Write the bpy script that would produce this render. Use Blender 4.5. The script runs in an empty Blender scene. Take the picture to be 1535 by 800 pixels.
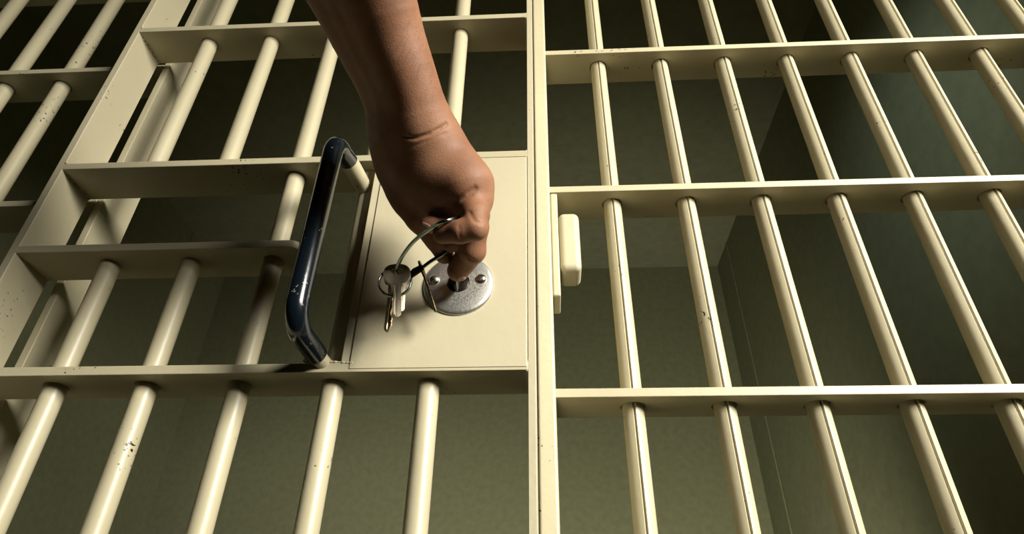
import bpy, bmesh, math, random
import numpy as np
from mathutils import Vector, Matrix
random.seed(4)
C = bpy.context.scene.collection
PI = math.pi

# ------------------------------------------------------------------ camera frame (origin = lens, y into the cell, z up)
W_, H_, FPX = 1535.0, 800.0, 955.707
PITCH, YAW, ROLL = 0.60555, 0.058129, 0.012963
def cam_axes():
    cp, sp = math.cos(PITCH), math.sin(PITCH)
    F = np.array([0, cp, sp]); R = np.array([1., 0, 0]); U = np.array([0, -sp, cp])
    cy, sy = math.cos(YAW), math.sin(YAW)
    Z = np.array([[cy, -sy, 0], [sy, cy, 0], [0, 0, 1]])
    F, R, U = Z @ F, Z @ R, Z @ U
    cr, sr = math.cos(ROLL), math.sin(ROLL)
    return F, cr*R + sr*U, -sr*R + cr*U
CF, CR, CU = cam_axes()
def ray(px, py): return CF + CR*(px-767.5)/FPX - CU*(py-400)/FPX
def at(px, py, y):                     # the point of the photograph that lies in the plane y
    v = ray(px, py); return v / v[1] * y
def rad(px, p): return px * float(np.dot(np.asarray(p), CF)) / FPX

# ------------------------------------------------------------------ materials
def mat(name):
    m = bpy.data.materials.new(name); m.use_nodes = True
    nt = m.node_tree; b = nt.nodes['Principled BSDF']
    return m, nt, b
def srgb(r, g, b):
    f = lambda c: (c/255/12.92) if c/255 <= .04045 else ((c/255+.055)/1.055)**2.4
    return (f(r), f(g), f(b), 1)
def N(nt, t, **kw):
    n = nt.nodes.new(t)
    for k, v in kw.items():
        if k in n.inputs: n.inputs[k].default_value = v
        else: setattr(n, k, v)
    return n
def ramp(nt, src, stops):
    r = nt.nodes.new('ShaderNodeValToRGB'); cr = r.color_ramp
    while len(cr.elements) < len(stops): cr.elements.new(.5)
    for e, (p, c) in zip(cr.elements, stops): e.position = p; e.color = c
    nt.links.new(src, r.inputs['Fac']); return r
def mix(nt, fac, a, b):
    m = nt.nodes.new('ShaderNodeMix'); m.data_type = 'RGBA'
    for i, v in ((0, fac), (6, a), (7, b)):
        if hasattr(v, 'is_output'): nt.links.new(v, m.inputs[i])
        else: m.inputs[i].default_value = v
    return m.outputs[2]

def paint(name, col, chip=.0, rough=.42, lump=.35, warm=(196, 176, 128)):
    m, nt, b = mat(name); L = nt.links
    tc = N(nt, 'ShaderNodeTexCoord'); co = tc.outputs['Object']
    big = N(nt, 'ShaderNodeTexNoise', Scale=9.0, Detail=4.0); L.new(co, big.inputs['Vector'])
    r1 = ramp(nt, big.outputs['Fac'], [(.35, (0, 0, 0, 1)), (.7, (1, 1, 1, 1))])
    base = mix(nt, r1.outputs['Color'], col, tuple(c*.93 for c in col[:3])+(1,))
    st = N(nt, 'ShaderNodeTexNoise', Scale=38.0, Detail=3.0); L.new(co, st.inputs['Vector'])
    r2 = ramp(nt, st.outputs['Fac'], [(.66, (0, 0, 0, 1)), (.82, (.35, .35, .35, 1))])
    base = mix(nt, r2.outputs['Color'], base, srgb(*warm))
    # small dark chips knocked out of the paint
    v1 = N(nt, 'ShaderNodeTexNoise', Scale=230.0, Detail=2.0, Roughness=.6); L.new(co, v1.inputs['Vector'])
    v2 = N(nt, 'ShaderNodeTexNoise', Scale=14.0, Detail=1.0); L.new(co, v2.inputs['Vector'])
    ad = N(nt, 'ShaderNodeMath', operation='MULTIPLY_ADD'); L.new(v2.outputs['Fac'], ad.inputs[0]); ad.inputs[1].default_value = .8; L.new(v1.outputs['Fac'], ad.inputs[2])
    r3 = ramp(nt, ad.outputs[0], [(min(.999, 1.30-chip-.2), (0, 0, 0, 1)), (min(1., 1.31-chip-.2), (1, 1, 1, 1))])
    # (ramp tops out at 1.0: rescale)
    sc = N(nt, 'ShaderNodeMath', operation='MULTIPLY'); L.new(ad.outputs[0], sc.inputs[0]); sc.inputs[1].default_value = .6
    r3 = ramp(nt, sc.outputs[0], [(.735-chip, (0, 0, 0, 1)), (.742-chip, (1, 1, 1, 1))])
    base = mix(nt, r3.outputs['Color'], base, srgb(38, 28, 20))
    L.new(base, b.inputs['Base Color'])
    b.inputs['Roughness'].default_value = rough
    b.inputs['Coat Weight'].default_value = .12; b.inputs['Coat Roughness'].default_value = .3
    bn = N(nt, 'ShaderNodeTexNoise', Scale=120.0, Detail=3.0); L.new(co, bn.inputs['Vector'])
    bp = N(nt, 'ShaderNodeBump', Strength=lump, Distance=.0006); L.new(bn.outputs['Fac'], bp.inputs['Height'])
    L.new(bp.outputs['Normal'], b.inputs['Normal'])
    return m
CREAM = srgb(186, 178, 146)
M_bar = paint('cream gloss paint on bars', CREAM, .004)
M_strap = paint('cream gloss paint on crossbars', CREAM, -.004, .45)
M_chipped = paint('cream paint chipped down to dark metal', CREAM, .045)
M_plate = paint('cream paint on flat plate', srgb(190, 182, 151), -.05, .5, .3)
M_post = paint('chipped cream paint on post', srgb(188, 180, 149), .003, .45, .6)

def metal(name, col, rough, scale=300, bumpd=.0002, strength=.2):
    m, nt, b = mat(name); L = nt.links
    b.inputs['Metallic'].default_value = 1; b.inputs['Base Color'].default_value = col
    tc = N(nt, 'ShaderNodeTexCoord'); n = N(nt, 'ShaderNodeTexNoise', Scale=scale, Detail=3.0); L.new(tc.outputs['Object'], n.inputs['Vector'])
    r = ramp(nt, n.outputs['Fac'], [(.3, (rough*.8,)*3+(1,)), (.7, (rough*1.25,)*3+(1,))]); L.new(r.outputs['Color'], b.inputs['Roughness'])
    bp = N(nt, 'ShaderNodeBump', Strength=strength, Distance=bumpd); L.new(n.outputs['Fac'], bp.inputs['Height']); L.new(bp.outputs['Normal'], b.inputs['Normal'])
    return m
M_satin = metal('satin steel plate', srgb(184, 184, 176), .46, 900, .00005, .1)
M_rivet = metal('bright rivet steel', srgb(190, 188, 176), .25)
M_steel = metal('polished ring steel', srgb(150, 165, 160), .2)
M_key = metal('nickel key metal', srgb(232, 220, 192), .34); M_key.node_tree.nodes['Principled BSDF'].inputs['Metallic'].default_value = .6
M_brass = metal('worn brass key metal', srgb(200, 180, 142), .34)
M_tarnish = metal('tarnished dark brass key metal', srgb(104, 86, 58), .4)
M_dark = metal('dark lock cylinder metal', srgb(48, 44, 38), .35)

def plain(name, col, rough, bscale=60, bd=.0004, bs=.3, coat=0, var=.1):
    m, nt, b = mat(name); L = nt.links
    tc = N(nt, 'ShaderNodeTexCoord'); n = N(nt, 'ShaderNodeTexNoise', Scale=bscale, Detail=5.0); L.new(tc.outputs['Object'], n.inputs['Vector'])
    r = ramp(nt, n.outputs['Fac'], [(.3, tuple(c*(1-var) for c in col[:3])+(1,)), (.7, tuple(min(1, c*(1+var)) for c in col[:3])+(1,))])
    L.new(r.outputs['Color'], b.inputs['Base Color'])
    b.inputs['Roughness'].default_value = rough; b.inputs['Coat Weight'].default_value = coat
    bp = N(nt, 'ShaderNodeBump', Strength=bs, Distance=bd); L.new(n.outputs['Fac'], bp.inputs['Height']); L.new(bp.outputs['Normal'], b.inputs['Normal'])
    return m
M_wall = plain('drab olive painted cell wall', srgb(108, 109, 80), .85, 40, .002, .3)
M_ceil = plain('drab olive painted concrete ceiling', srgb(112, 112, 86), .9, 30, .002, .15)
M_floor = plain('grey concrete floor', srgb(50, 47, 41), .8, 12, .003, .4)

def handle_mat():
    m, nt, b = mat('worn black enamel'); L = nt.links
    tc = N(nt, 'ShaderNodeTexCoord'); co = tc.outputs['Object']
    n = N(nt, 'ShaderNodeTexNoise', Scale=260.0, Detail=2.0); L.new(co, n.inputs['Vector'])
    n2 = N(nt, 'ShaderNodeTexNoise', Scale=25.0, Detail=1.0); L.new(co, n2.inputs['Vector'])
    ad = N(nt, 'ShaderNodeMath', operation='MULTIPLY_ADD'); L.new(n2.outputs['Fac'], ad.inputs[0]); ad.inputs[1].default_value = .6; L.new(n.outputs['Fac'], ad.inputs[2])
    sc = N(nt, 'ShaderNodeMath', operation='MULTIPLY'); L.new(ad.outputs[0], sc.inputs[0]); sc.inputs[1].default_value = .6
    r = ramp(nt, sc.outputs[0], [(.615, (0, 0, 0, 1)), (.63, (1, 1, 1, 1))])
    L.new(mix(nt, r.outputs['Color'], srgb(12, 20, 26), srgb(120, 125, 105)), b.inputs['Base Color'])
    b.inputs['Roughness'].default_value = .22; b.inputs['Coat Weight'].default_value = .6; b.inputs['Coat Roughness'].default_value = .12
    bn = N(nt, 'ShaderNodeTexNoise', Scale=70.0, Detail=3.0); L.new(co, bn.inputs['Vector'])
    bp = N(nt, 'ShaderNodeBump', Strength=.35, Distance=.0006); L.new(bn.outputs['Fac'], bp.inputs['Height']); L.new(bp.outputs['Normal'], b.inputs['Normal'])
    return m
M_grip = handle_mat()

def skin_mat():
    m, nt, b = mat('skin'); L = nt.links
    tc = N(nt, 'ShaderNodeTexCoord'); co = tc.outputs['Object']
    n = N(nt, 'ShaderNodeTexNoise', Scale=28.0, Detail=5.0); L.new(co, n.inputs['Vector'])
    r = ramp(nt, n.outputs['Fac'], [(.3, srgb(120, 82, 58)), (.52, srgb(138, 97, 70)), (.75, srgb(150, 110, 82))])
    f = N(nt, 'ShaderNodeTexNoise', Scale=330.0, Detail=2.0); L.new(co, f.inputs['Vector'])
    rf = ramp(nt, f.outputs['Fac'], [(.62, (0, 0, 0, 1)), (.8, (.4, .4, .4, 1))])
    L.new(mix(nt, rf.outputs['Color'], r.outputs['Color'], srgb(104, 68, 48)), b.inputs['Base Color'])
    b.inputs['Roughness'].default_value = .6; b.inputs['Specular IOR Level'].default_value = .35
    b.inputs['Subsurface Weight'].default_value = .12; b.inputs['Subsurface Radius'].default_value = (.006, .0025, .0015); b.inputs['Subsurface Scale'].default_value = 1.0
    v = N(nt, 'ShaderNodeTexVoronoi', Scale=650.0); L.new(co, v.inputs['Vector'])
    w = N(nt, 'ShaderNodeTexNoise', Scale=120.0, Detail=4.0); L.new(co, w.inputs['Vector'])
    a = N(nt, 'ShaderNodeMath', operation='MULTIPLY_ADD'); L.new(w.outputs['Fac'], a.inputs[0]); a.inputs[1].default_value = 2.0; L.new(v.outputs['Distance'], a.inputs[2])
    bp = N(nt, 'ShaderNodeBump', Strength=.22, Distance=.0004); L.new(a.outputs[0], bp.inputs['Height']); L.new(bp.outputs['Normal'], b.inputs['Normal'])
    return m
M_skin = skin_mat()
M_nail = plain('fingernail', srgb(206, 160, 132), .3, 80, .0002, .1, .2)
M_hair = plain('dark brown body hair', srgb(96, 66, 44), .5)

# ------------------------------------------------------------------ mesh helpers
def link_mesh(name, bm, m, parent=None, smooth=True, bevel=0, seg=2, angle=40):
    bmesh.ops.recalc_face_normals(bm, faces=bm.faces[:])
    me = bpy.data.meshes.new(name); bm.to_mesh(me); bm.free()
    me.materials.append(m)
    o = bpy.data.objects.new(name, me); C.objects.link(o)
    if parent: o.parent = parent
    if smooth:
        for p in me.polygons: p.use_smooth = True
    if bevel:
        md = o.modifiers.new('bevel', 'BEVEL'); md.width = bevel; md.segments = seg; md.limit_method = 'ANGLE'; md.angle_limit = math.radians(angle); md.harden_normals = True
    if smooth and not bevel:
        me.set_sharp_from_angle(angle=math.radians(angle))
    return o
def box(bm, a, b):
    x0, y0, z0 = a; x1, y1, z1 = b
    v = [bm.verts.new(p) for p in ((x0,y0,z0),(x1,y0,z0),(x1,y1,z0),(x0,y1,z0),(x0,y0,z1),(x1,y0,z1),(x1,y1,z1),(x0,y1,z1))]
    for f in ((0,3,2,1),(4,5,6,7),(0,1,5,4),(1,2,6,5),(2,3,7,6),(3,0,4,7)): bm.faces.new([v[i] for i in f])
def tube(bm, pts, r, n=20, cap=True, sect=None):
    """swept tube with parallel-transported frame; r number or list"""
    P = [Vector(p) for p in pts]; rings = []
    t = (P[1]-P[0]).normalized(); u = t.orthogonal().normalized()
    for i, p in enumerate(P):
        a = P[max(0, i-1)]; b = P[min(len(P)-1, i+1)]; t2 = (b-a).normalized()
        q = t.rotation_difference(t2); u = (q @ u).normalized(); t = t2; w = t.cross(u)
        rr = r[i] if isinstance(r, (list, tuple)) else r
        rings.append([bm.verts.new(p + (u*math.cos(k*2*PI/n) + w*math.sin(k*2*PI/n))*rr) for k in range(n)])
    for A, B in zip(rings, rings[1:]):
        for k in range(n): bm.faces.new((A[k], A[(k+1) % n], B[(k+1) % n], B[k]))
    if cap: bm.faces.new(rings[0]); bm.faces.new(rings[-1][::-1])
    return rings
def torus(bm, c, u, v, R1, R2, r, n=64, m=12, a0=0, a1=2*PI, closed=True, lift=0):
    c, u, v = Vector(c), Vector(u).normalized(), Vector(v)
    v = (v - u*v.dot(u)).normalized(); w = u.cross(v)
    rings = []
    cnt = n if closed else n+1
    for i in range(cnt):
        a = a0 + (a1-a0)*i/n
        p = c + u*math.cos(a)*R1 + v*math.sin(a)*R2 + w*lift*(i/n)
        d = (u*math.cos(a)*R2 + v*math.sin(a)*R1).normalized()
        rings.append([bm.verts.new(p + d*math.cos(k*2*PI/m)*r + w*math.sin(k*2*PI/m)*r) for k in range(m)])
    for i in range(n if closed else n):
        A, B = rings[i], rings[(i+1) % cnt]
        for k in range(m): bm.faces.new((A[k], A[(k+1) % m], B[(k+1) % m], B[k]))
    if not closed: bm.faces.new(rings[0]); bm.faces.new(rings[-1][::-1])
def empty(name, loc, label, cat, group=None):
    o = bpy.data.objects.new(name, None); C.objects.link(o); o.location = loc
    o.empty_display_size = .05; o['label'] = label; o['category'] = cat
    if group: o['group'] = group
    return o
def child(o, parent):
    """keep the mesh where it was modelled while parenting it"""
    o.parent = parent
    loc = Vector((0, 0, 0)); q = parent
    while q: loc += q.location; q = q.parent
    o.location = -loc
    return o
def struct(name, bm, m):
    o = link_mesh(name, bm, m, smooth=False); o['kind'] = 'structure'; return o

# ------------------------------------------------------------------ key dimensions (metres)
D, DEEP, T = .4910, .0507, .0088           # door front plane, depth and thickness of its flat crossbars
G = .5500                                  # front plane of the fixed grilles
ZS = {1: .7310, 2: .4836, 3: .3699, 4: .2349}
FLOOR, CEIL = -1.0, 1.75
TOP = 1.16
PITCHX = .085
LEVELS = [.9784, ZS[1], ZS[2], ZS[4], -.0125, -.26, -.5075, -.755, -.985]

# ------------------------------------------------------------------ the room
XL, XR, YB = -1.573, .836, 2.55
bm = bmesh.new(); box(bm, (-3.2, -2.4, FLOOR-.1), (4.2, YB+.15, FLOOR)); struct('floor', bm, M_floor)
bm = bmesh.new(); box(bm, (-3.2, -2.4, CEIL), (4.2, YB+.15, CEIL+.12)); struct('ceiling', bm, M_ceil)
bm = bmesh.new(); box(bm, (XL, YB, FLOOR), (XR, YB+.15, CEIL)); struct('wall_back', bm, M_wall)
bm = bmesh.new(); box(bm, (XL-.15, .47+.14, FLOOR), (XL, YB+.15, CEIL)); struct('wall_left', bm, M_wall)
bm = bmesh.new(); box(bm, (XR, .61, FLOOR), (XR+.15, YB+.15, CEIL)); struct('wall_right', bm, M_wall)
bm = bmesh.new(); box(bm, (-3.2, .545, TOP), (4.2, .61, CEIL)); struct('wall_front', bm, M_wall)
bm = bmesh.new(); box(bm, (-3.2, -2.5, FLOOR), (4.2, -2.4, CEIL)); struct('wall_corridor', bm, M_wall)
# thin raised seams in the plaster where the sheets meet
bm = bmesh.new(); box(bm, (XR-.004, 2.36, FLOOR), (XR, 2.372, CEIL)); struct('trim_1', bm, M_wall)
bm = bmesh.new(); box(bm, (XL, 2.20, FLOOR), (XL+.004, 2.212, CEIL)); struct('trim_2', bm, M_wall)

# ------------------------------------------------------------------ bars and crossbars
def round_bar(x, y, z0, z1, r, seam=False, wob=0):
    bm = bmesh.new()
    n = 72 if seam else 36
    nz = max(2, int((z1-z0)/.06)); rings = []
    ph = random.random()*6
    for i in range(nz+1):
        z = z0 + (z1-z0)*i/nz; ring = []
        for k in range(n):
            th = -PI + 2*PI*k/n
            rr = r
            if seam:
                d = (th + PI/2 + PI) % (2*PI) - PI        # angle from the front of the bar, + is the right side
                if d > 0: rr = r*(1 + .05*math.exp(-(d/.9)**2))
                rr += r*.05*math.exp(-(d/.30)**2)
                if -.13 < d < .01: rr -= r*.16
            rr *= 1 + wob*math.sin(z*23+ph+2*th)
            ring.append(bm.verts.new((x+rr*math.cos(th), y+rr*math.sin(th), z)))
        rings.append(ring)
    for A, B in zip(rings, rings[1:]):
        for k in range(n): bm.faces.new((A[k], A[(k+1) % n], B[(k+1) % n], B[k]))
    bm.faces.new(rings[0]); bm.faces.new(rings[-1])
    return bm

def strap(x0, x1, y0, y1, z, t, holes, hr, hy, round_end=0):
    """flat crossbar with drilled round holes; holes = x positions"""
    bm = bmesh.new()
    hs = sorted(h for h in holes if x0+hr < h < x1-hr)
    cuts = [x0] + [(a+b)/2 for a, b in zip(hs, hs[1:])] + [x1] if hs else [x0, x1]
    def col(p): return bm.verts.new((p[0], p[1], z)), bm.verts.new((p[0], p[1], z+t))
    for i in range(len(cuts)-1):
        a, b = cuts[i], cuts[i+1]
        if not hs: box(bm, (a, y0, z), (b, y1, z+t)); break
        cx = hs[i]; ang = [k*2*PI/36 for k in range(36)]
        for qx, qy in ((a, y0), (a, y1), (b, y0), (b, y1)): ang.append(math.atan2(qy-hy, qx-cx) % (2*PI))
        if round_end and i == len(cuts)-2: ang += [math.atan2(y0-hy, b-cx) % (2*PI) + e*.05 for e in (-4, -3, -2, -1, 1, 2, 3)]
        ang = sorted(set(round(q, 5) for q in ang))
        inn, out = [], []
        for th in ang:
            c, s = math.cos(th), math.sin(th)
            tt = min(((b-cx)/c if c > 1e-9 else (a-cx)/c if c < -1e-9 else 1e9), ((y1-hy)/s if s > 1e-9 else (y0-hy)/s if s < -1e-9 else 1e9))
            ox, oy = cx+c*tt, hy+s*tt
            if round_end and i == len(cuts)-2:
                R = round_end; qx, qy = b-R, y0+R
                if ox > qx and oy < qy:
                    dv = Vector((ox-qx, oy-qy)); dv = dv.normalized()*min(dv.length, R); ox, oy = qx+dv.x, qy+dv.y
            inn.append(col((cx+hr*c, hy+hr*s))); out.append(col((ox, oy)))
        n = len(ang)
        for k in range(n):
            j = (k+1) % n
            bm.faces.new((inn[k][0], inn[j][0], out[j][0], out[k][0]))
            bm.faces.new((inn[k][1], out[k][1], out[j][1], inn[j][1]))
            bm.faces.new((inn[k][0], inn[k][1], inn[j][1], inn[j][0]))
            A, B = out[k][0].co, out[j][0].co
            shared = (abs(A.x-B.x) < 1e-6) and ((i > 0 and abs(A.x-a) < 1e-6) or (i < len(cuts)-2 and abs(A.x-b) < 1e-6))
            if not shared: bm.faces.new((out[k][0], out[j][0], out[j][1], out[k][1]))
    bmesh.ops.remove_doubles(bm, verts=bm.verts[:], dist=1e-6)
    return bm
def weld(bm, c, d, r=.0028, squash=.7, n=3):
    """run of small weld beads along d centred at c"""
    for i in range(n):
        p = Vector(c) + Vector(d)*((i-(n-1)/2)/max(1, n-1))
        rr = r*random.uniform(.75, 1.2)
        mt = Matrix.Translation(p) @ Matrix.Diagonal((rr, rr, rr*squash, 1)) @ Matrix.Rotation(random.random()*3, 4, 'Z')
        bmesh.ops.create_icosphere(bm, subdivisions=2, radius=1, matrix=mt)

# --- fixed grille on the right, with the frame post the door closes against
R_BAR = .01005
yb = G + .0245
grille = empty('barred_grille', (.45, G, FLOOR), 'fixed cream grille of seamed round bars right of the door, latch box on its post', 'cell bars')
xs = [.0825 + PITCHX*k for k in range(9)]
xs = [x for x in xs if x < XR-.02]
for x in xs:
    child(link_mesh('bar', round_bar(x, yb, FLOOR, TOP, R_BAR, True), M_bar, angle=28), grille)
for z in LEVELS:
    child(link_mesh('crossbar', strap(.0090, XR, G, G+DEEP, z, T, xs, R_BAR*1.13, yb), M_strap, bevel=.0009), grille)
bm = bmesh.new(); box(bm, (-.0072, G-.002, FLOOR), (.0100, G+DEEP+.004, TOP))
child(link_mesh('post', bm, M_post, bevel=.0030, seg=4), grille)
bm = bmesh.new(); box(bm, (.0100, G, .345), (.0182, G+.038, .4825))
child(link_mesh('mounting_plate', bm, M_plate, bevel=.0022, seg=3), grille)
bm = bmesh.new(); box(bm, (.0184, G-.0015, .3765), (.0412, G+.0365, .4535))
kb = child(link_mesh('latch_box', bm, M_plate, bevel=.0068, seg=6), grille)
kb['label'] = 'small rounded box of the latch'

# --- fixed grille on the left
left = empty('barred_grille', (-.9, G, FLOOR), 'dim fixed grille behind the hinge side of the door, chipped paint on a bar', 'cell bars')
xl = [-.7713 + PITCHX*k for k in range(-9, 3)]
for x in xl:
    o = child(link_mesh('bar', round_bar(x, yb, FLOOR, TOP, R_BAR), M_chipped if abs(x+.6863) < .001 else M_bar), left)
    if abs(x+.6863) < .001: o['label'] = 'bar with dark chips in its paint'
for z in LEVELS:
    child(link_mesh('crossbar', strap(XL, -.5255, G, G+DEEP, z, T, xl, R_BAR*1.1, yb), M_strap, bevel=.0009), left)
bm = bmesh.new(); box(bm, (-.5255, G, FLOOR), (-.5165, G+DEEP+.001, TOP))
child(link_mesh('post', bm, M_post, bevel=.0012), left)

# --- the door
door = empty('barred_gate', (-.27, D, FLOOR+.03), 'cream painted cell door of round bars with lock plate, black handle and food slot', 'gate')
yd = D + .0236
RD = .0098
DB, DT = FLOOR+.03, TOP-.03
bx = [-.4419 + PITCHX*k for k in range(5)]
segs = {0: [(DB, ZS[3]+.0012), (ZS[2]+T-.0012, DT)], 1: [(DB, ZS[3]+.0012), (ZS[2]+T-.0012, DT)], 2: [(DB, DT)], 3: [(DB, DT)], 4: [(DB, ZS[4]+.0012), (ZS[2]+T-.0012, DT)]}
for k, x in enumerate(bx):
    for z0, z1 in segs[k]:
        child(link_mesh('bar', round_bar(x, yd, z0, z1, RD, wob=.006), M_bar), door)
for z in LEVELS[:-1]+[DB]:
    hx = [x for x in bx if not (z == ZS[2] and x in (bx[0], bx[1], bx[4])) and not (z == ZS[4] and x == bx[4])]
    bm = strap(-.5280, -.0135, D, D+DEEP, z, T, hx, RD*1.015, yd)
    child(link_mesh('crossbar', bm, M_strap, bevel=.0009), door)
bm = strap(-.5280, -.2385, D, D+DEEP, ZS[3], T, bx[2:3], RD*1.015, yd, round_end=.011)
ts = child(link_mesh('food_slot_shelf', bm, M_strap, bevel=.0009), door)
ts['label'] = 'short crossbar with a rounded free end, bottom of the food slot'
bm = bmesh.new(); box(bm, (-.5362, D, DB), (-.5270, D+DEEP, DT))
for z in LEVELS:
    weld(bm, (-.5266, D+.001, z+T+.001), (.000, .001, 0), .0019, .9, 2)
    weld(bm, (-.5266, D+.03, z-.0006), (.000, .038, 0), .0016, .9, 7)
child(link_mesh('stile', bm, M_post, bevel=.0012), door)
bm = bmesh.new(); box(bm, (-.0139, D, DB), (-.0074, D+DEEP, DT))
for z in LEVELS:
    for zz, s in ((z, -1), (z+T, 1)):      # little fillets in the corners of the openings
        v = [bm.verts.new((-.0138-dx, y, zz+s*dz)) for y in (D+.0004, D+DEEP-.001) for dx, dz in ((-.001, -.001), (.0032, -.001), (.0032, .0), (.0010, .0010), (0, .0032), (-.001, .0032))]
        for q in range(6): bm.faces.new((v[q], v[(q+1) % 6], v[6+(q+1) % 6], v[6+q]))
        bm.faces.new(v[:6]); bm.faces.new(v[6:][::-1])
child(link_mesh('stile', bm, M_post, bevel=.0010), door)

# lock box with its cover plate
bm = bmesh.new(); box(bm, (-.1760, D+.0006, ZS[4]+T-.0005), (-.0139, D+DEEP-.003, ZS[2]+.0005))
lb = child(link_mesh('lock_box', bm, M_plate, bevel=.0010), door)
bm = bmesh.new(); box(bm, (-.1674, D-.0007, ZS[4]+T-.006), (-.0150, D+.004, ZS[2]-.0012))
cover = link_mesh('cover_plate', bm, M_plate, bevel=.0005); child(cover, lb); cover.location = -Vector(door.location) - Vector(lb.location)
# dished escutcheon
LC = Vector((-.0777, D, .3210)); LR = .0325
bm = bmesh.new()
prof = [(0, -.0046), (.0090, -.0046), (.0106, -.0046), (.0190, -.0043), (.0290, -.0036), (.0312, -.0029), (.0325, -.0016), (.0327, .0004)]
n = 96; rings = []
for r, y in prof[2:]:
    rings.append([bm.verts.new((LC.x+r*math.cos(k*2*PI/n), LC.y+y-.0006, LC.z+r*math.sin(k*2*PI/n))) for k in range(n)])
inner = [bm.verts.new((LC.x+.0102*math.cos(k*2*PI/n), LC.y-.0012, LC.z+.0102*math.sin(k*2*PI/n))) for k in range(n)]
rings = [inner] + rings
for A, B in zip(rings, rings[1:]):
    for k in range(n): bm.faces.new((A[k], A[(k+1) % n], B[(k+1) % n], B[k]))
bm.faces.new(inner); bm.faces.new(rings[-1])
esc = child(link_mesh('lock_plate', bm, M_satin, angle=50), door); esc['label'] = 'round satin steel lock plate'
def sub(o):
    o.parent = esc; o.location = -(Vector(door.location) + Vector(esc.location)); return o
for dx in (-.0223, .0210):
    bm = bmesh.new()
    mt = Matrix.Translation((LC.x+dx, D-.0046, LC.z+.0035)) @ Matrix.Diagonal((.0052, .0034, .0052, 1))
    bmesh.ops.create_uvsphere(bm, u_segments=28, v_segments=16, radius=1, matrix=mt)
    s = sub(link_mesh('rivet', bm, M_rivet)); s['label'] = 'domed rivet head'
bm = bmesh.new()
tube(bm, [(LC.x, D-.0010, LC.z), (LC.x, D-.0046, LC.z), (LC.x, D-.0050, LC.z)], [.0098, .0098, .0092], 48)
s = sub(link_mesh('lock_cylinder', bm, M_dark)); s['label'] = 'dark lock cylinder'

# black pull handle on cream stubs
def arc(c, a, b, r, n=8):   # quarter bend centred at c from direction a to direction b
    c, a, b = Vector(c), Vector(a), Vector(b)
    return [c + a*r*math.cos(i*PI/2/n) + b*r*math.sin(i*PI/2/n) for i in range(n+1)]
HX, HY = -.1983, .430
zt, zb, rb = .4565, .2500, .021
path = [(HX+.003, D-.026, zt+.001)] + [tuple(p) for p in arc((HX, HY+rb, zt-rb), (0, 0, 1), (0, -1, 0), rb)] + [(HX, HY, .40), (HX, HY, .35), (HX, HY, .30)] + \
       [tuple(p) for p in arc((HX, HY+rb, zb+rb), (0, -1, 0), (0, 0, -1), rb)] + [(HX+.003, D-.008, zb-.0022)]
bm = bmesh.new(); tube(bm, path, .0094, 28)
hd = child(link_mesh('handle', bm, M_grip), door); hd['label'] = 'worn black bent pull handle'
def subh(o):
    o.parent = hd; o.location = -(Vector(door.location) + Vector(hd.location)); return o
bm = bmesh.new(); tube(bm, [(HX+.003, D-.028, zt+.001), (HX+.006, D-.004, zt+.0015), (HX+.008, D+.014, zt+.002)], [.0090, .0090, .0088], 24)
weld(bm, (HX+.010, D+.012, zt+.009), (.006, .004, .002), .0022, .8, 4)
subh(link_mesh('handle_mount', bm, M_bar))
bm = bmesh.new(); tube(bm, [(HX+.003, D-.009, zb-.0022), (HX+.005, D-.003, zb-.0040), (HX+.008, D+.006, zb-.006)], [.0070, .0070, .0066], 24)
weld(bm, (HX+.012, D+.002, zb-.005), (.040, .001, -.003), .0034, .55, 12)
subh(link_mesh('handle_mount', bm, M_bar))

# ------------------------------------------------------------------ the arm and hand (one continuous skin surface)
caps = []    # (a, b, ra, rb, group)
def P3(px, py, y): return at(px, py, y)
def chain(pts, g):
    """pts: (px, py, y, radius in px)"""
    q = [(P3(*p[:3]), rad(p[3], P3(*p[:3]))) for p in pts]
    for (a, ra), (b, rb_) in zip(q, q[1:]): caps.append((a, b, ra, rb_, g))
ARM = 'arm'
# forearm, oval in section: two parallel chains
def cspline(P, n=3):
    P = np.array(P, float); out = []
    for i in range(len(P)-1):
        p0 = P[max(0, i-1)]; p1 = P[i]; p2 = P[i+1]; p3 = P[min(len(P)-1, i+2)]
        for k in range(n):
            t = k/n; out.append(.5*((2*p1)+(p2-p0)*t+(2*p0-5*p1+4*p2-p3)*t*t+(3*p1-p0-3*p2+p3)*t**3))
    return out + [P[-1]]
def raw_chain(q, g):
    for a, b in zip(q, q[1:]): caps.append((a[:3], b[:3], a[3], b[3], g))
axis = [(547, 0, .292, 78), (569, 58, .316, 69), (591, 110, .336, 62.5), (605, 150, .352, 60.5), (615, 188, .368, 63), (622, 205, .376, 63)]
for off, g in ((-.26, 'arm_a'), (0, 'arm_c'), (.26, 'arm_b')):
    q = []
    for px, py, y, hw in axis:
        p = P3(px+off*hw, py+off*hw*-.30, y - off*.046); q.append(list(p)+[rad(hw*.715, p)])
    d3 = (np.array(q[0][:3])-np.array(q[2][:3])); d3 /= np.linalg.norm(d3)
    e1 = np.array(q[0][:3])+d3*.06; e2 = np.array(q[0][:3])+d3*.14
    sh = np.array([-.22+off*.03, -.12, .86])
    q = [list(sh)+[.050], list((sh+e2)/2+np.array([0, -.02, .0]))+[.046], list(e2)+[.036], list(e1)+[.037]] + q
    raw_chain(cspline(q), g)
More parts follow.
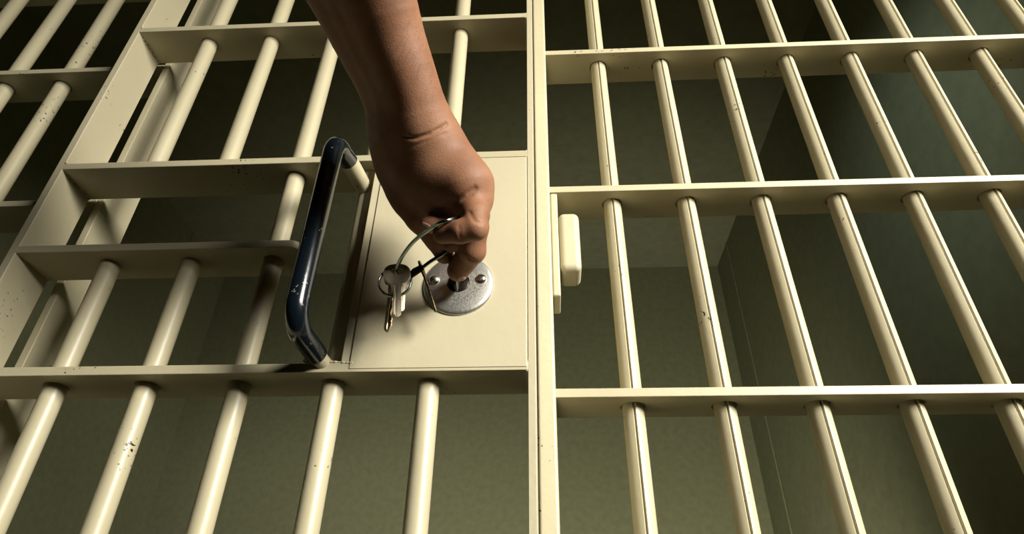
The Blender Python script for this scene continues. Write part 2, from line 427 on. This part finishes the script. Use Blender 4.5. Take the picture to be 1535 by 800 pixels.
# palm: heel of the little-finger side (right) and thenar (left)
chain([(634, 198, .366, 42), (666, 240, .382, 37), (697, 280, .388, 36), (703, 302, .394, 30)], ARM)
chain([(603, 200, .392, 43), (612, 245, .408, 42), (626, 288, .413, 43)], ARM)
chain([(618, 212, .380, 44), (643, 256, .388, 38), (660, 288, .398, 31)], ARM)
chain([(665, 250, .412, 34), (680, 300, .418, 34)], ARM)
# fingers
fing = {
 'thumb': [(618, 282, .413, 37), (636, 322, .422, 29), (656, 354, .436, 21), (666, 381, .449, 14.5)],
 'index': [(706, 300, .410, 25), (713, 340, .418, 19), (709, 376, .434, 18.5), (697, 391, .447, 17.5), (687, 405, .455, 17)],
 'middle': [(705, 296, .396, 27), (712, 322, .386, 21), (712, 342, .384, 18), (690, 347, .386, 17.0), (664, 350, .392, 15.5)],
 'ring': [(695, 300, .404, 24), (705, 330, .404, 18), (675, 337, .402, 14), (648, 336, .402, 12.5), (641, 336, .402, 12.0)],
 'little': [(690, 305, .418, 22), (702, 345, .428, 15), (690, 362, .432, 13), (676, 366, .436, 12)],
}
for k, v in fing.items(): chain(v, k)

def sd_cap(X, a, b, ra, rb_):
    ba = b-a; L2 = ba @ ba
    h = np.clip(((X-a) @ ba)/L2, 0, 1)
    d = X - a - h[..., None]*ba
    return np.sqrt(np.einsum('...i,...i->...', d, d)) - (ra + (rb_-ra)*h)
def smin(a, b, k):
    h = np.clip(.5 + .5*(b-a)/k, 0, 1)
    return b + (a-b)*h - k*h*(1-h)
carves = []  # (points, radius, depth)
def sdf(X):
    groups = {}
    for a, b, ra, rb_, g in caps:
        d = sd_cap(X, a.astype(X.dtype), b.astype(X.dtype), ra, rb_)
        if g in ('arm_a', 'arm_b', 'arm_c'): groups[g] = d if g not in groups else np.minimum(groups[g], d)
        else: groups[g] = d if g not in groups else smin(groups[g], d, .020 if g == ARM else .004)
    out = smin(smin(smin(groups.pop('arm_a'), groups.pop('arm_b'), .014), groups.pop('arm_c'), .010), groups[ARM], .014)
    fs = None
    for g, d in groups.items():
        if g == ARM: continue
        fs = d if fs is None else smin(fs, d, .0016)
    out = smin(out, fs, .0065)
    for pts, r, dep in carves:
        dm = None
        for a, b in zip(pts, pts[1:]):
            d = sd_cap(X, a.astype(X.dtype), b.astype(X.dtype), 0., 0.); dm = d if dm is None else np.minimum(dm, d)
        out = out + dep*np.exp(-(dm/r)**2)
    return out
def hit(px, py):
    v = ray(px, py); v = v/np.linalg.norm(v); t = .25
    for _ in range(80):
        d = float(sdf((v*t)[None])[0]); t += d*.8
        if abs(d) < 1e-4: break
    return v*t
def crease(pix, r, dep): carves.append(([hit(*p) for p in pix], r, dep))
cr_list = [
 ([(606, 205), (624, 207), (648, 199), (670, 186)], .0014, .0019),
 ([(612, 222), (632, 214), (668, 200)], .0016, .0004),
 ([(672, 306), (686, 300), (698, 293), (712, 283)], .0020, .0026),
 ([(660, 318), (676, 306)], .0040, .0030),
 ([(704, 318), (712, 332), (722, 334)], .0014, .0012),
 ([(702, 386), (712, 392)], .0011, .0008),
 ([(688, 338), (690, 356)], .0010, .0006),
]
cr_pts = [([hit(*p) for p in pix], r, dep) for pix, r, dep in cr_list]
carves += cr_pts

def surface_nets(lo, hi, h):
    ax = [np.arange(l, u, h, dtype=np.float32) for l, u in zip(lo, hi)]
    nx, ny, nz = map(len, ax)
    Dv = np.empty((nx, ny, nz), np.float32)
    BS = 8; nb = [-(-n_//BS) for n_ in (nx, ny, nz)]
    ctr = np.stack(np.meshgrid(*[np.array(l)+(np.arange(n_)*BS+(BS-1)/2)*h for l, n_ in zip(lo, nb)], indexing='ij'), -1).astype(np.float32)
    cd_ = sdf(ctr); far = np.abs(cd_) > BS*h*.5*1.75*1.6
    Dv[:] = np.repeat(np.repeat(np.repeat(cd_, BS, 0), BS, 1), BS, 2)[:nx, :ny, :nz]
    nb_i = np.argwhere(~far); oo = np.arange(BS)
    for c0 in range(0, len(nb_i), 600):
        q = nb_i[c0:c0+600]*BS
        I = np.minimum(q[:, 0, None]+oo, nx-1); J = np.minimum(q[:, 1, None]+oo, ny-1); K = np.minimum(q[:, 2, None]+oo, nz-1)
        X = np.empty((len(q), BS, BS, BS, 3), np.float32)
        X[..., 0] = ax[0][I][:, :, None, None]; X[..., 1] = ax[1][J][:, None, :, None]; X[..., 2] = ax[2][K][:, None, None, :]
        Dv[I[:, :, None, None], J[:, None, :, None], K[:, None, None, :]] = sdf(X)
    S = Dv < 0
    c = np.zeros((nx-1, ny-1, nz-1), np.int8)
    for i in (0, 1):
        for j in (0, 1):
            for k in (0, 1): c += S[i:nx-1+i, j:ny-1+j, k:nz-1+k]
    act = (c > 0) & (c < 8)
    idx = -np.ones(act.shape, np.int64); cells = np.argwhere(act); idx[act] = np.arange(len(cells))
    V = (cells + .5)*h + np.array(lo)
    quads = []
    for axn in range(3):
        s0 = [slice(None)]*3; s1 = [slice(None)]*3
        s0[axn] = slice(0, -1); s1[axn] = slice(1, None)
        e = np.argwhere(S[tuple(s0)] != S[tuple(s1)])
        b, c2 = [(1, 2), (2, 0), (0, 1)][axn]
        ok = (e[:, b] > 0) & (e[:, c2] > 0) & (e[:, b] < act.shape[b]) & (e[:, c2] < act.shape[c2])
        e = e[ok]
        def sh(db, dc):
            q = e.copy(); q[:, b] -= db; q[:, c2] -= dc; return idx[q[:, 0], q[:, 1], q[:, 2]]
        Q = np.stack([sh(1, 1), sh(0, 1), sh(0, 0), sh(1, 0)], 1)
        fl = ~S[e[:, 0], e[:, 1], e[:, 2]]
        Q[fl] = Q[fl][:, ::-1]
        quads.append(Q)
    return V, np.concatenate(quads)
allp = np.array([p for c in caps for p in (c[0]-max(c[2], c[3]), c[0]+max(c[2], c[3]), c[1]-max(c[2], c[3]), c[1]+max(c[2], c[3]))])
HV = .0013
V, Q = surface_nets(allp.min(0)-.006, allp.max(0)+.006, HV)
for _ in range(2):
    e = 2e-4; d = sdf(V)
    g = np.stack([sdf(V+np.eye(3)[i]*e)-d for i in range(3)], 1)/e
    gl = np.maximum((g*g).sum(1), .2)
    V = V - np.clip(d, -HV, HV)[:, None]*g/gl[:, None]
me = bpy.data.meshes.new('person'); me.from_pydata(V.tolist(), [], Q.tolist()); me.update()
me.materials.append(M_skin)
for p in me.polygons: p.use_smooth = True
person = bpy.data.objects.new('person', me); C.objects.link(person)
person['label'] = 'bare forearm and hand of a person reaching down, fingers turning a key in the lock'
person['category'] = 'person'

def nail(pix, y_axis_pix, rx, ry, tilt=0):
    """small curved plate seated on the skin: pix centre, direction of the fingertip in the photograph"""
    c = Vector(hit(*pix)); X = np.array(c)[None]; e = 1e-4
    nrm = Vector([float((sdf(X+np.eye(3)[i]*e)-sdf(X-np.eye(3)[i]*e))[0]) for i in range(3)]).normalized()
    d = Vector(hit(*y_axis_pix)) - c; d = (d - nrm*d.dot(nrm)).normalized(); s = nrm.cross(d)
    bm = bmesh.new(); nu, nv = 12, 12; grid = []
    for i in range(nu+1):
        row = []
        for j in range(nv+1):
            u = -1+2*i/nu; v = -1+2*j/nv
            uu = u*math.sqrt(max(0, 1-.35*v*v)); vv = v*math.sqrt(max(0, 1-.45*u*u))
            p = c + s*uu*rx + d*vv*ry
            for _ in range(3):
                q = np.array(p)[None]; p = p - nrm*float(sdf(q)[0])
            edge = max(abs(u), abs(v))
            row.append(bm.verts.new(p + nrm*(.0006 - (.0009 if edge > .99 else 0))))
        grid.append(row)
    for i in range(nu):
        for j in range(nv): bm.faces.new((grid[i][j], grid[i+1][j], grid[i+1][j+1], grid[i][j+1]))
    r = bmesh.ops.solidify(bm, geom=bm.faces[:], thickness=.0004)
    o = link_mesh('fingernail', bm, M_nail); o.parent = person; return o
nail((637, 340), (631, 337), .0036, .0050)
nail((691, 419), (684, 423), .0045, .0030)

# fine dark hairs along the forearm
bm = bmesh.new(); rs = np.random.RandomState(3); cnt = 0
vn = V[(V[:, 2] > .40) & (V[:, 2] < .56)]
sel = vn[rs.randint(0, len(vn), 1500)]
d0 = sdf(sel); G3 = np.stack([sdf(sel+np.eye(3)[i]*2e-4)-d0 for i in range(3)], 1)/2e-4
for p, g in zip(sel, G3):
    if p[1] > .37: continue
    g = Vector(g).normalized()
    if g.x < .25: continue
    d = (g*.35 + Vector((.25, .0, -.8)) + Vector(rs.normal(0, .25, 3).tolist())).normalized()
    d = (d - g*d.dot(g)*.55).normalized(); L_ = rs.uniform(.005, .011); p = Vector(p)
    a = p; b = p + d*L_*.5 + g*.0012; c_ = p + d*L_ + g*.0008
    tube(bm, [a, b, c_], [.00006, .00005, .00002], 3, cap=False); cnt += 1
hr = link_mesh('arm_hair', bm, M_hair); hr.parent = person; hr['kind'] = 'stuff'

# ------------------------------------------------------------------ keys and rings
def spline(pts, n=10, closed=False):
    P = [Vector(p) for p in pts]; out = []
    m = len(P)
    rng = range(m if closed else m-1)
    for i in rng:
        p0 = P[(i-1) % m] if closed or i > 0 else P[0]; p1 = P[i]; p2 = P[(i+1) % m]; p3 = P[(i+2) % m] if closed or i+2 < m else P[-1]
        for k in range(n):
            t = k/n
            out.append(.5*((2*p1)+(p2-p0)*t+(2*p0-5*p1+4*p2-p3)*t*t+(3*p1-p0-3*p2+p3)*t**3))
    if not closed: out.append(P[-1])
    return out
kr = empty('key_ring', tuple(at(650, 345, .40)), 'large steel key ring held in the curled fingers', 'key ring')
lp = spline([at(594, 404, .440), at(602, 386, .428), at(620, 362, .410), at(645, 343, .390), at(668, 331, .378), at(694, 326, .392), at(700, 338, .412), at(690, 358, .430), at(668, 378, .440), at(645, 392, .446), at(626, 407, .450)], 10)
bm = bmesh.new(); tube(bm, lp, .00165, 16)
child(link_mesh('ring_wire', bm, M_steel), kr)
bm = bmesh.new(); tube(bm, [at(634, 400, .449), at(622, 407, .4505), at(615, 413, .451)], [.0028, .0034, .0028], 20)
o = child(link_mesh('ring_clasp', bm, M_dark), kr); o['label'] = 'dark clasp joining the ring'
bm = bmesh.new(); tube(bm, spline([at(617, 411, .451), at(606, 416, .449), at(596, 412, .445), at(593, 403, .440)], 6), .0011, 12)
child(link_mesh('ring_hook', bm, M_steel), kr)

sr_c = at(592, 423, .444)
spl = empty('split_ring', tuple(sr_c), 'small double-coiled steel split ring hanging off the large key ring', 'key ring')
bm = bmesh.new()
for k in range(2):
    torus(bm, sr_c + np.array([0, -.0007+.0015*k, 0]), (1, .12, 0), (.05, -.06, 1), .0134, .0134, .0009, 72, 10)
child(link_mesh('ring_wire', bm, M_steel), spl)

def make_key(name, top, tip, face, bow_r, blade_w, thick, m, label, bow_m=None, group=None, notch=5, cut=.35, hole=.42, mirror=1):
    """flat key: bow centred at top, blade running to tip; face = normal of its flat side"""
    top, tip, face = Vector(top), Vector(tip), Vector(face)
    d = (tip-top).normalized(); Lk = (tip-top).length
    face = (face - d*face.dot(d)).normalized(); s = d.cross(face)*mirror
    root = empty(name, tuple(top), label, 'key', group)
    def pt(u, v, w): return top + s*u + d*v + face*w
    # bow: rounded plate with a hole
    bm = bmesh.new(); n = 48; R = []
    for k in range(n):
        a = k*2*PI/n; ex = .80
        ca, sa = math.cos(a), math.sin(a)
        R.append((bow_r*math.copysign(abs(ca)**ex, ca), bow_r*.88*math.copysign(abs(sa)**ex, sa)))
    rings = []
    for (fr, w) in ((1, -.6), (.96, -1), (hole*1.05, -1), (hole, -.8), (hole, .8), (hole*1.05, 1), (.96, 1), (1, .6)):
        ring = []
        for k, (u, v) in enumerate(R):
            if fr <= hole*1.05: a = k*2*PI/n; u, v = bow_r*fr*math.cos(a), bow_r*(fr*.72*math.sin(a)-.22)
            else: u, v = u*fr, v*fr
            ring.append(bm.verts.new(pt(u, v, w*thick/2)))
        rings.append(ring)
    for i in range(len(rings)):
        A, B = rings[i], rings[(i+1) % len(rings)]
        for k in range(n): bm.faces.new((A[k], A[(k+1) % n], B[(k+1) % n], B[k]))
    child(link_mesh('bow', bm, bow_m or m, angle=35), root)
    # blade with cut teeth on one side and a milled groove on each face
    bm = bmesh.new(); v0 = bow_r*.80; cols = []
    ns = 60
    tooth = [random.uniform(0, cut) for _ in range(notch+1)]
    for i in range(ns+1):
        t = i/ns; v = v0 + (Lk-v0)*t
        tq = (t-.22)/.78
        if tq < 0: w_r = blade_w*(.62 if t < .12 else .5)
        else:
            q = tq*notch; k = int(q); f = q-k
            w_r = blade_w*(.5 - (tooth[min(k, notch)]*(1-f) + tooth[min(k+1, notch)]*f + (.12 if .3 < f < .6 else 0)*cut))
        w_l = blade_w*(.62 if t < .12 else .5)
        if t > .93: e = (t-.93)/.07; w_r *= 1-.75*e; w_l *= 1-.6*e
        g = thick*.30
        prof = [(-w_l, -thick*.5), (-w_l*.45, -thick*.5), (-w_l*.35, -thick*.5+g), (w_r*.02, -thick*.5+g), (w_r*.12, -thick*.5), (w_r, -thick*.4),
                (w_r, thick*.4), (w_r*.5, thick*.5), (w_r*.4, thick*.5-g), (-w_l*.1, thick*.5-g), (-w_l*.2, thick*.5), (-w_l, thick*.5)]
        cols.append([bm.verts.new(pt(u, v, w)) for u, w in prof])
    for A, B in zip(cols, cols[1:]):
        for k in range(12): bm.faces.new((A[k], A[(k+1) % 12], B[(k+1) % 12], B[k]))
    bm.faces.new(cols[0]); bm.faces.new(cols[-1][::-1])
    child(link_mesh('blade', bm, m, angle=25), root)
    return root
make_key('key', at(595, 411, .4415), at(594, 474, .4440), (.15, -1, -.25), .0115, .0078, .0022, M_key, 'silver key hanging from the split ring, the nearer one with a grooved blade', notch=4, cut=.2)
make_key('key', at(591, 415, .4485), at(581, 497, .4510), (-.4, -1, -.1), .0095, .0070, .0020, M_brass, 'notched brass coloured key hanging lowest behind the silver one', notch=6, cut=.42, mirror=-1)
make_key('key', at(604, 414, .4540), at(601, 466, .4560), (.55, -1, 0), .0088, .0055, .0018, M_key, 'narrow key half hidden at the right of the bunch, seen almost edge on', notch=5, cut=.25)
make_key('key', at(633, 404, .4555), at(653, 467, .4650), (1, -.10, .25), .0090, .0066, .0019, M_tarnish, 'dark brass key hanging edge on against the left rim of the round lock plate', notch=5, cut=.4)
# the key in the lock
kx, kz = LC.x+.0005, LC.z-.0005
make_key('key', (kx, D-.0200, kz-.0045), (kx, D-.0030, kz-.0045), (1, 0, 0), .0115, .0100, .0026, M_dark, 'dark key pinched between the fingertips and pushed into the lock cylinder', notch=4, cut=.25)

# ------------------------------------------------------------------ light
def area(name, loc, target, size, power, col, sy=None):
    l = bpy.data.lights.new(name, 'AREA'); l.energy = power; l.color = col; l.size = size
    if sy: l.shape = 'RECTANGLE'; l.size_y = sy
    o = bpy.data.objects.new(name, l); C.objects.link(o); o.location = loc
    o.rotation_euler = (Vector(target)-Vector(loc)).to_track_quat('-Z', 'Y').to_euler(); return o
def spot(name, loc, target, power, col, ang, radius):
    l = bpy.data.lights.new(name, 'SPOT'); l.energy = power; l.color = col; l.spot_size = math.radians(ang); l.spot_blend = 1; l.shadow_soft_size = radius
    o = bpy.data.objects.new(name, l); C.objects.link(o); o.location = loc
    o.rotation_euler = (Vector(target)-Vector(loc)).to_track_quat('-Z', 'Y').to_euler(); return o
kl = area('key_lamp', (1.62, -.92, 1.04), (.30, .55, .42), .80, 22.5, (1.0, .95, .87)); kl.data.spread = math.radians(64)
spot('back_wall_fill', (.34, 1.25, -.35), (.22, 2.55, .55), 95, (1.0, .96, .80), 116, .15)  # unseen fill added below the view to brighten the back wall and ceiling
spot('cool_wall_fill', (.22, .64, 1.13), (.83, 1.02, .98), 8, (.78, .95, 1.0), 75, .06)  # added cool fill, tints the upper right wall bluish; no window exists here
w = bpy.data.worlds.new('world'); bpy.context.scene.world = w; w.use_nodes = True
w.node_tree.nodes['Background'].inputs[0].default_value = (.8, .85, .7, 1); w.node_tree.nodes['Background'].inputs[1].default_value = .004

# ------------------------------------------------------------------ camera
cd = bpy.data.cameras.new('camera'); cam = bpy.data.objects.new('camera', cd); C.objects.link(cam)
cd.sensor_width = 36; cd.lens = FPX/W_*36; cd.clip_start = .01
Mx = Matrix.Identity(4)
for i in range(3): Mx[i][0] = CR[i]; Mx[i][1] = CU[i]; Mx[i][2] = -CF[i]
cam.matrix_world = Mx
sc = bpy.context.scene; sc.camera = cam
sc.view_settings.view_transform = 'Standard'; sc.view_settings.look = 'None'; sc.view_settings.gamma = 1; sc.view_settings.exposure = 0
sc.view_settings.use_curve_mapping = False
